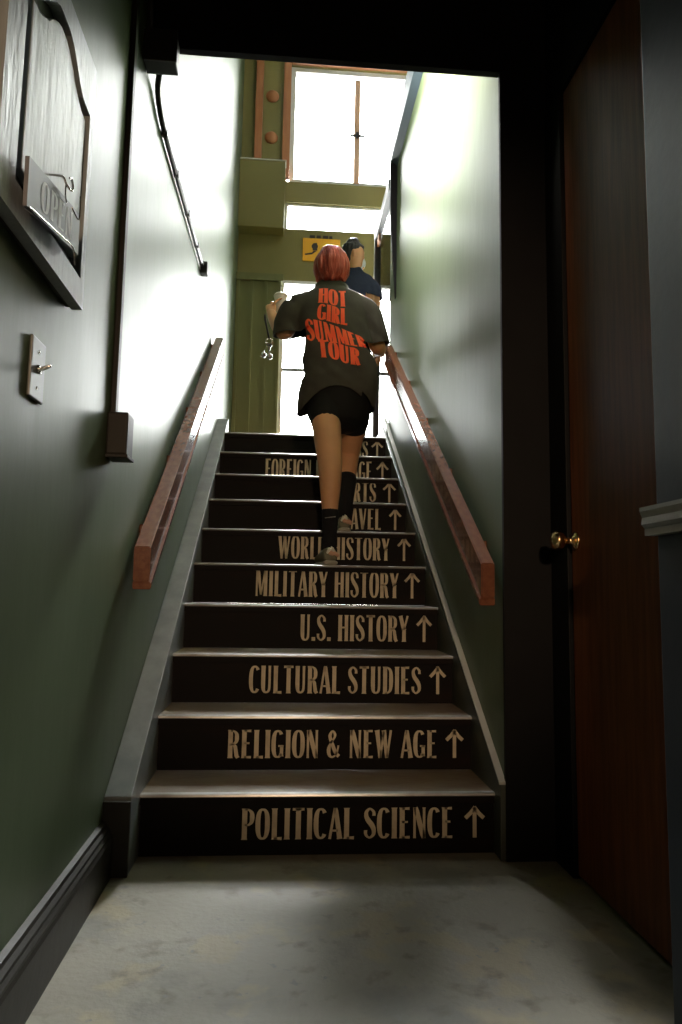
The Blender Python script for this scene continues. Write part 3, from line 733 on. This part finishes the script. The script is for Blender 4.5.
# hair
def hair1(bm):
    tube(bm, [(.226, 3.775, 2.475, .050, .035), (.227, 3.770, 2.50, .075, .055), (.228, 3.775, 2.54, .083, .080), (.227, 3.785, 2.585, .086, .098), (.225, 3.795, 2.622, .081, .093), (.224, 3.80, 2.648, .058, .068), (.224, 3.80, 2.660, .034, .04)], 24)
    for k in range(22):
        a = math.pi*(1.0+k/21.0); x = .227+math.cos(a)*.078; y = 3.79+math.sin(a)*.085
        zb_ = 2.462+.03*random.random()+(.015 if k in (0, 1, 20, 21) else 0)
        tube(bm, [(.224+(x-.224)*.6, 3.79+(y-3.79)*.7, 2.645, .020), (x, y, 2.585, .020), (x+.004*random.uniform(-1, 1), y, 2.53, .020), (.225+(x-.225)*.86+.008*random.uniform(-1, 1), y+.012, zb_+.012, .014)], 8)
smoothed(hair1, 'hair', M['hair_red'], p1, .006, 3, lambda c: .006*noise.noise(Vector((c.x*55, c.y*55, c.z*9)))+.007*noise.noise(Vector((c.x*22, c.y*22, c.z*14))))
# T-shirt
secs1 = [(1.735, .255, .200, 3.765, .150), (1.80, .264, .205, 3.765, .158), (1.888, .285, .203, 3.765, .160), (1.955, .287, .196, 3.765, .155), (2.04, .272, .192, 3.77, .150), (2.12, .256, .190, 3.775, .142),
         (2.22, .242, .192, 3.78, .134), (2.30, .236, .196, 3.785, .122), (2.36, .232, .186, 3.79, .108), (2.40, .229, .152, 3.795, .092), (2.425, .228, .108, 3.798, .080), (2.452, .227, .074, 3.80, .070)]
def cloth(name, m, parent, torso, sleeves, hem, hemz, fold, voxel=.009, thick=.004):
    def bld(bm):
        tube(bm, torso, 40, 5, power=2.5)
        for sl in sleeves: tube(bm, sl, 26, 5)
    o = smoothed(bld, name, m, parent, voxel, 7)
    org = origin_of(o); bm = NB(); bm.from_mesh(o.data); bmesh.ops.translate(bm, verts=bm.verts, vec=org)
    for sl in sleeves:      # open each sleeve at its last point but one
        p = Vector(sl[-2][:3]); t = (Vector(sl[-1][:3])-p).normalized()
        side = 1 if p.x > torso[0][0] else -1
        xin = sl[-2][0]-side*(sl[-2][3]+.02)
        near = [v for v in bm.verts if (v.co.x-xin)*side > 0 and (v.co-p).length < .17]
        ns = set(near); es = list({e for v in near for e in v.link_edges if e.verts[0] in ns and e.verts[1] in ns})
        fs = list({f for v in near for f in v.link_faces if all(q in ns for q in f.verts)})
        bmesh.ops.bisect_plane(bm, geom=near+es+fs, plane_co=p, plane_no=t, clear_outer=True)
    for v in bm.verts: v.co.z -= hem(v.co.x, v.co.y)*max(0, 1-(v.co.z-hemz)/.35) if v.co.z < hemz+.35 else 0
    bmesh.ops.bisect_plane(bm, geom=list(bm.verts)+list(bm.edges)+list(bm.faces), plane_co=(0, 0, hemz), plane_no=(0, 0, -1), clear_outer=True)
    for v in bm.verts: v.co.z += hem(v.co.x, v.co.y)*max(0, 1-(v.co.z-hemz)/.35)*(.999) if v.co.z < hemz+.35 else 0
    bm.normal_update()
    for v in bm.verts: v.co += v.normal*fold(v.co)
    bm.normal_update()
    bmesh.ops.solidify(bm, geom=list(bm.faces), thickness=thick)
    bmesh.ops.translate(bm, verts=bm.verts, vec=-org); bm.to_mesh(o.data); bm.free()
    o.data.polygons.foreach_set('use_smooth', [True]*len(o.data.polygons)); o.data.update()
    return o
def fold1(c):
    n = noise.noise(Vector((c.x*8, c.y*6, c.z*6)))*.009
    d = (c.x-.27)*.75+(c.z-2.1)
    n += noise.noise(Vector((d*20, c.x*4, c.y*6)))*.006*max(0, min(1, (2.35-c.z)/.2))
    n += noise.noise(Vector((c.x*26, c.y*20, c.z*3)))*.004*max(0, min(1, (2.1-c.z)/.3))
    return n
T1 = [(cx, cy_, z, rx, ry) for z, cx, rx, cy_, ry in secs1]
T1 = [(.255, 3.765, 1.55, .195, .148), (.255, 3.765, 1.66, .198, .149)] + T1[:-1]
ts = cloth('t_shirt', M['shirt'], p1, T1,
    [[(.16, 3.79, 2.325, .080, .085), (.085, 3.79, 2.325, .084, .090), (.03, 3.79, 2.305, .082, .088), (-.002, 3.79, 2.25, .078, .086), (-.008, 3.795, 2.205, .077, .085), (-.006, 3.797, 2.172, .077, .084), (.0, 3.80, 2.11, .076, .084)],
     [(.30, 3.79, 2.325, .080, .085), (.375, 3.79, 2.325, .084, .090), (.427, 3.79, 2.30, .080, .087), (.456, 3.79, 2.235, .073, .084), (.474, 3.795, 2.175, .069, .082), (.484, 3.80, 2.135, .067, .080), (.50, 3.805, 2.07, .065, .078)]],
    lambda x, y: (.115*max(0, 1-((x-.262)/.205)**2*1.2)*(1 if y < 3.80 else .5) + (.03 if x > .385 else 0)), 1.735, fold1)
ts.data.update()
bpy.context.view_layer.update()
# print wrapped on the shirt's back
tb = bmesh.new(); tb.from_mesh(ts.data); off = origin_of(ts)
bmesh.ops.translate(tb, verts=tb.verts, vec=off); bvh = BVHTree.FromBMesh(tb)
def onback(x, z):
    h = bvh.ray_cast(Vector((x, 3.3, z)), Vector((0, 1, 0)))
    y = h[0].y if h[0] else 3.64
    return (x, y-.0022, z)
PRN = [('HOT', (.158, 2.402), (.300, 2.394), (.154, 2.308), (.304, 2.290)), ('GIRL', (.154, 2.300), (.304, 2.282), (.150, 2.212), (.306, 2.184)),
       ('SUMMER', (.084, 2.226), (.390, 2.130), (.100, 2.096), (.412, 2.066)), ('TOUR', (.152, 2.098), (.368, 2.058), (.163, 2.000), (.374, 1.962))]
bm = NB()
for s_, TL, TR, BL, BR in PRN:
    def mp_(u, v):
        top = (TL[0]+(TR[0]-TL[0])*u, TL[1]+(TR[1]-TL[1])*u+.006*math.sin(u*6)); bot = (BL[0]+(BR[0]-BL[0])*u, BL[1]+(BR[1]-BL[1])*u+.005*math.sin(u*6+.5))
        return onback(bot[0]+(top[0]-bot[0])*v, bot[1]+(top[1]-bot[1])*v)
    lettering(bm, s_, mp_, 1.42, .06, cut=12)
obj('lettering', bm, M['print'], ts, label='orange red HOT GIRL SUMMER TOUR print')
tb.free()
# shorts
def shorts1(bm):
    tube(bm, [(.27, 3.765, 1.93, .178, .145), (.275, 3.765, 1.84, .188, .150), (.272, 3.765, 1.77, .178, .145)], 24)
    tube(bm, [(.200, 3.745, 1.84, .10, .115), (.206, 3.72, 1.76, .094, .102), (.208, 3.705, 1.69, .087, .094)], 18, caps=True)
    tube(bm, [(.355, 3.77, 1.84, .10, .11), (.362, 3.805, 1.77, .092, .097), (.366, 3.845, 1.71, .084, .088)], 18)
smoothed(shorts1, 'shorts', M['shorts'], p1, .008, 4)
# socks and shoes
def sock(pts, band, nm='sock'):
    bm = NB(); tube(bm, pts, 20); s = obj(nm, bm, M['sock'], p1, True)
    if not band: return
    bm = NB(); tube(bm, band, 12, 3); obj('stripe', bm, M['sockband'], s, True, 'grey stripe')
sock([(.228, 3.5655, 1.195, .0425, .045), (.228, 3.562, 1.12, .038, .042), (.228, 3.56, 1.05, .036, .041), (.228, 3.555, .985, .037, .044)],
     [(.205, 3.531, 1.158, .003, .004), (.228, 3.522, 1.161, .003, .004), (.252, 3.531, 1.165, .003, .004)])
sock([(.339, 3.893, 1.405, .054, .059), (.331, 3.866, 1.30, .044, .048), (.325, 3.85, 1.22, .039, .043), (.322, 3.845, 1.165, .038, .044)], None)
foot_shoe(p1, (.232, 3.478, TR5+.001), math.radians(8), 0)
foot_shoe(p1, (.320, 3.775, TR6+.001), math.radians(-2), 0, L=.235, wd=.082)
# cup and keys in the left hand
cp = thing('paper_cup', 'white paper cup held in the climber\'s left hand', 'cup', (-.050, 4.055, 2.395))
bm = NB(); lathe(bm, [(.028, 0), (.029, .003), (.038, .095), (.038, .098)], (-.050, 4.055, 2.395), (0, 0, 1), 28); obj('cup_body', bm, M['cup'], cp, True)
bm = NB(); lathe(bm, [(.040, 0), (.041, .006), (.039, .012), (.034, .018), (.033, .012)], (-.050, 4.055, 2.491), (0, 0, 1), 28); obj('lid', bm, M['cup'], cp, True)
kc = thing('keychain', 'chrome keychain with two round bells dangling under the left hand', 'keychain', (-.112, 4.02, 2.10))
bm = NB(); pipe(bm, [(-.136, 4.008, 2.362), (-.138, 4.008, 2.34), (-.124, 4.01, 2.28), (-.112, 4.01, 2.225)], .004); pipe(bm, [(-.136, 4.004, 2.360), (-.126, 4.005, 2.30), (-.108, 4.01, 2.225)], .004); obj('strap', bm, M['dark_metal'], kc, True)
bm = NB(); pipe(bm, [(-.110+.018*math.cos(a), 4.01, 2.205+.018*math.sin(a)) for a in [k*math.pi/6 for k in range(13)]], .003); obj('ring', bm, M['steel'], kc, True)
for dx, dz in ((-.024, 0), (.010, -.008)):
    bm = NB(); c = (-.114+dx, 4.01, 2.125+dz)
    lathe(bm, [(.001, -.017), (.009, -.0145), (.015, -.008), (.017, 0), (.015, .008), (.009, .0145), (.004, .017), (.004, .022)], c, (0, 0, 1), 18)
    pipe(bm, [(c[0], 4.01, c[2]+.02), (-.110, 4.01, 2.19)], .0022); obj('bell', bm, M['steel'], kc, True)
for dx, ry in ((-.006, .35), (.008, -.3)):
    bm = NB(); x = -.108+dx
    prism(bm, [(x-.004, 2.188), (x+.004, 2.188), (x+.004+ry*.03, 2.135), (x-.004+ry*.03, 2.135)], 1, 4.012, 4.0145); lathe(bm, [(.011, 0), (.011, .0025)], (x, 4.012, 2.186), (0, 1, 0), 14); obj('key', bm, M['steel'], kc)

# --- second person at the top of the stairs
p2 = thing('person', 'person with short dark hair in a navy T-shirt standing at the top of the stairs', 'person', (.50, 5.2, ZL))
HX, HY, HZ = .478, 5.21, 3.315
   # head centre
def body2(bm):
    tube(bm, [(.50, 5.22, 2.70, .14, .105), (.50, 5.22, 2.85, .145, .10), (.505, 5.22, 3.05, .15, .10), (.50, 5.22, 3.125, .12, .075), (.49, 5.215, 3.175, .06, .055), (.484, 5.212, 3.21, .05, .052), (.48, 5.21, 3.24, .05, .054)], 20)
    tube(bm, [(HX, HY, 3.215, .045), (HX+.004, HY, 3.25, .068, .062), (HX, HY, 3.31, .080, .072), (HX-.004, HY, 3.37, .074, .068), (HX-.006, HY, 3.40, .04, .04)], 18)
    tube(bm, [(HX+.060, HY+.03, 3.325, .010), (HX+.082, HY+.035, 3.298, .012), (HX+.076, HY+.034, 3.290, .011)], 8)   # nose, in profile to the right
    tube(bm, [(HX+.064, HY-.015, 3.262, .008), (HX+.078, HY+.012, 3.262, .009), (HX+.064, HY+.035, 3.262, .008)], 8)
    tube(bm, [(HX+.066, HY-.02, 3.345, .008), (HX+.076, HY+.012, 3.350, .008), (HX+.066, HY+.04, 3.345, .008)], 8)
    tube(bm, [(HX-.010, HY-.074, 3.33, .014, .009), (HX-.006, HY-.076, 3.29, .012, .008)], 8)                           # ear
    tube(bm, [(HX+.056, HY+.01, 3.245, .02), (HX+.066, HY+.01, 3.235, .018)], 8)
    for s in (-1, 1):
        tube(bm, [(.47+s*.07, 5.22, 2.72, .085), (.465+s*.07, 5.225, 2.50, .072), (.465+s*.07, 5.22, 2.30, .052), (.465+s*.07, 5.20, 2.18, .05), (.465+s*.07, 5.19, 1.98, .035), (.465+s*.07, 5.19, 1.92, .036)], 16)
        tube(bm, [(.465+s*.07, 5.18, 1.90, .032, .026), (.465+s*.075, 5.26, 1.885, .036, .02), (.465+s*.08, 5.33, 1.875, .036, .014)], 12)
    tube(bm, [(.60, 5.22, 3.115, .05), (.632, 5.22, 3.06, .046), (.640, 5.215, 2.95, .042), (.642, 5.215, 2.80, .036), (.632, 5.26, 2.70, .033), (.612, 5.32, 2.62, .025)], 14)
    tube(bm, [(.41, 5.22, 3.115, .05), (.372, 5.22, 3.06, .046), (.366, 5.215, 2.95, .042), (.366, 5.215, 2.80, .036), (.37, 5.27, 2.70, .033), (.38, 5.33, 2.62, .025)], 14)
    for s, x, y, z in ((1, .600, 5.35, 2.585), (-1, .388, 5.36, 2.585)):
        wx = .612 if s > 0 else .38
        hand(bm, (wx, 5.32 if s > 0 else 5.33, 2.62), (x, y, z),
             [[(x-.022+.015*i, y+.01, z-.02), (x-.024+.015*i, y+.028, z-.05-.004*(i in (1, 2))), (x-.024+.015*i, y+.024, z-.078-.006*(i in (1, 2))), (x-.023+.015*i, y+.012, z-.098-.006*(i in (1, 2)))] for i in range(4)],
             [(x-s*.02, y+.02, z), (x-s*.034, y+.034, z-.02), (x-s*.034, y+.04, z-.045)], .024, .030)
smoothed(body2, 'body', M['skin_b'], p2, .0065, 5)
def hair2(bm):
    tube(bm, [(HX-.035, HY-.005, 3.28, .05, .062), (HX-.028, HY, 3.33, .070, .078), (HX-.012, HY, 3.375, .078, .080), (HX-.008, HY, 3.405, .058, .06)], 20)
    tube(bm, [(HX+.01, HY, 3.385, .045, .060), (HX+.050, HY+.01, 3.382, .026, .05)], 14)
smoothed(hair2, 'hair', M['hair_dark'], p2, .006, 3, lambda c: .004*noise.noise(Vector((c.x*60, c.y*60, c.z*12))))
def mask2(bm):
    tube(bm, [(HX+.034, HY+.018, 3.228, .036, .046), (HX+.040, HY+.020, 3.265, .055, .060), (HX+.038, HY+.020, 3.298, .046, .054)], 16)
smoothed(mask2, 'face_mask', M['mask'], p2, .006, 3)
cloth('t_shirt', M['navy'], p2, [(.50, 5.22, 2.50, .165, .125), (.50, 5.22, 2.62, .165, .125), (.50, 5.22, 2.78, .163, .122), (.503, 5.22, 2.95, .162, .118), (.505, 5.22, 3.05, .160, .112), (.503, 5.22, 3.115, .135, .095), (.496, 5.218, 3.15, .095, .078), (.490, 5.215, 3.18, .066, .064)],
    [[(.555, 5.22, 3.085, .060), (.60, 5.22, 3.09, .062), (.632, 5.22, 3.06, .060), (.642, 5.217, 3.02, .058), (.645, 5.215, 2.99, .058), (.647, 5.215, 2.93, .057)],
     [(.45, 5.22, 3.085, .060), (.405, 5.22, 3.09, .062), (.373, 5.22, 3.06, .060), (.364, 5.217, 3.02, .058), (.362, 5.215, 2.99, .058), (.360, 5.215, 2.93, .057)]],
    lambda x, y: 0, 2.60, lambda c: .006*noise.noise(Vector((c.x*9, c.y*9, c.z*7))))
def trousers2(bm):
    tube(bm, [(.50, 5.22, 2.80, .15, .115), (.50, 5.22, 2.70, .155, .12)], 20)
    for s in (-1, 1):
        tube(bm, [(.47+s*.07, 5.22, 2.74, .088), (.465+s*.07, 5.225, 2.50, .080), (.465+s*.07, 5.22, 2.30, .064), (.465+s*.07, 5.20, 2.15, .060), (.465+s*.07, 5.19, 1.95, .055)], 16)
smoothed(trousers2, 'trousers', M['trouser'], p2, .008, 4)
for s in (-1, 1): foot_shoe(p2, (.465+s*.075, 5.11, ZL+.001), -s*math.radians(6), 0, L=.25)
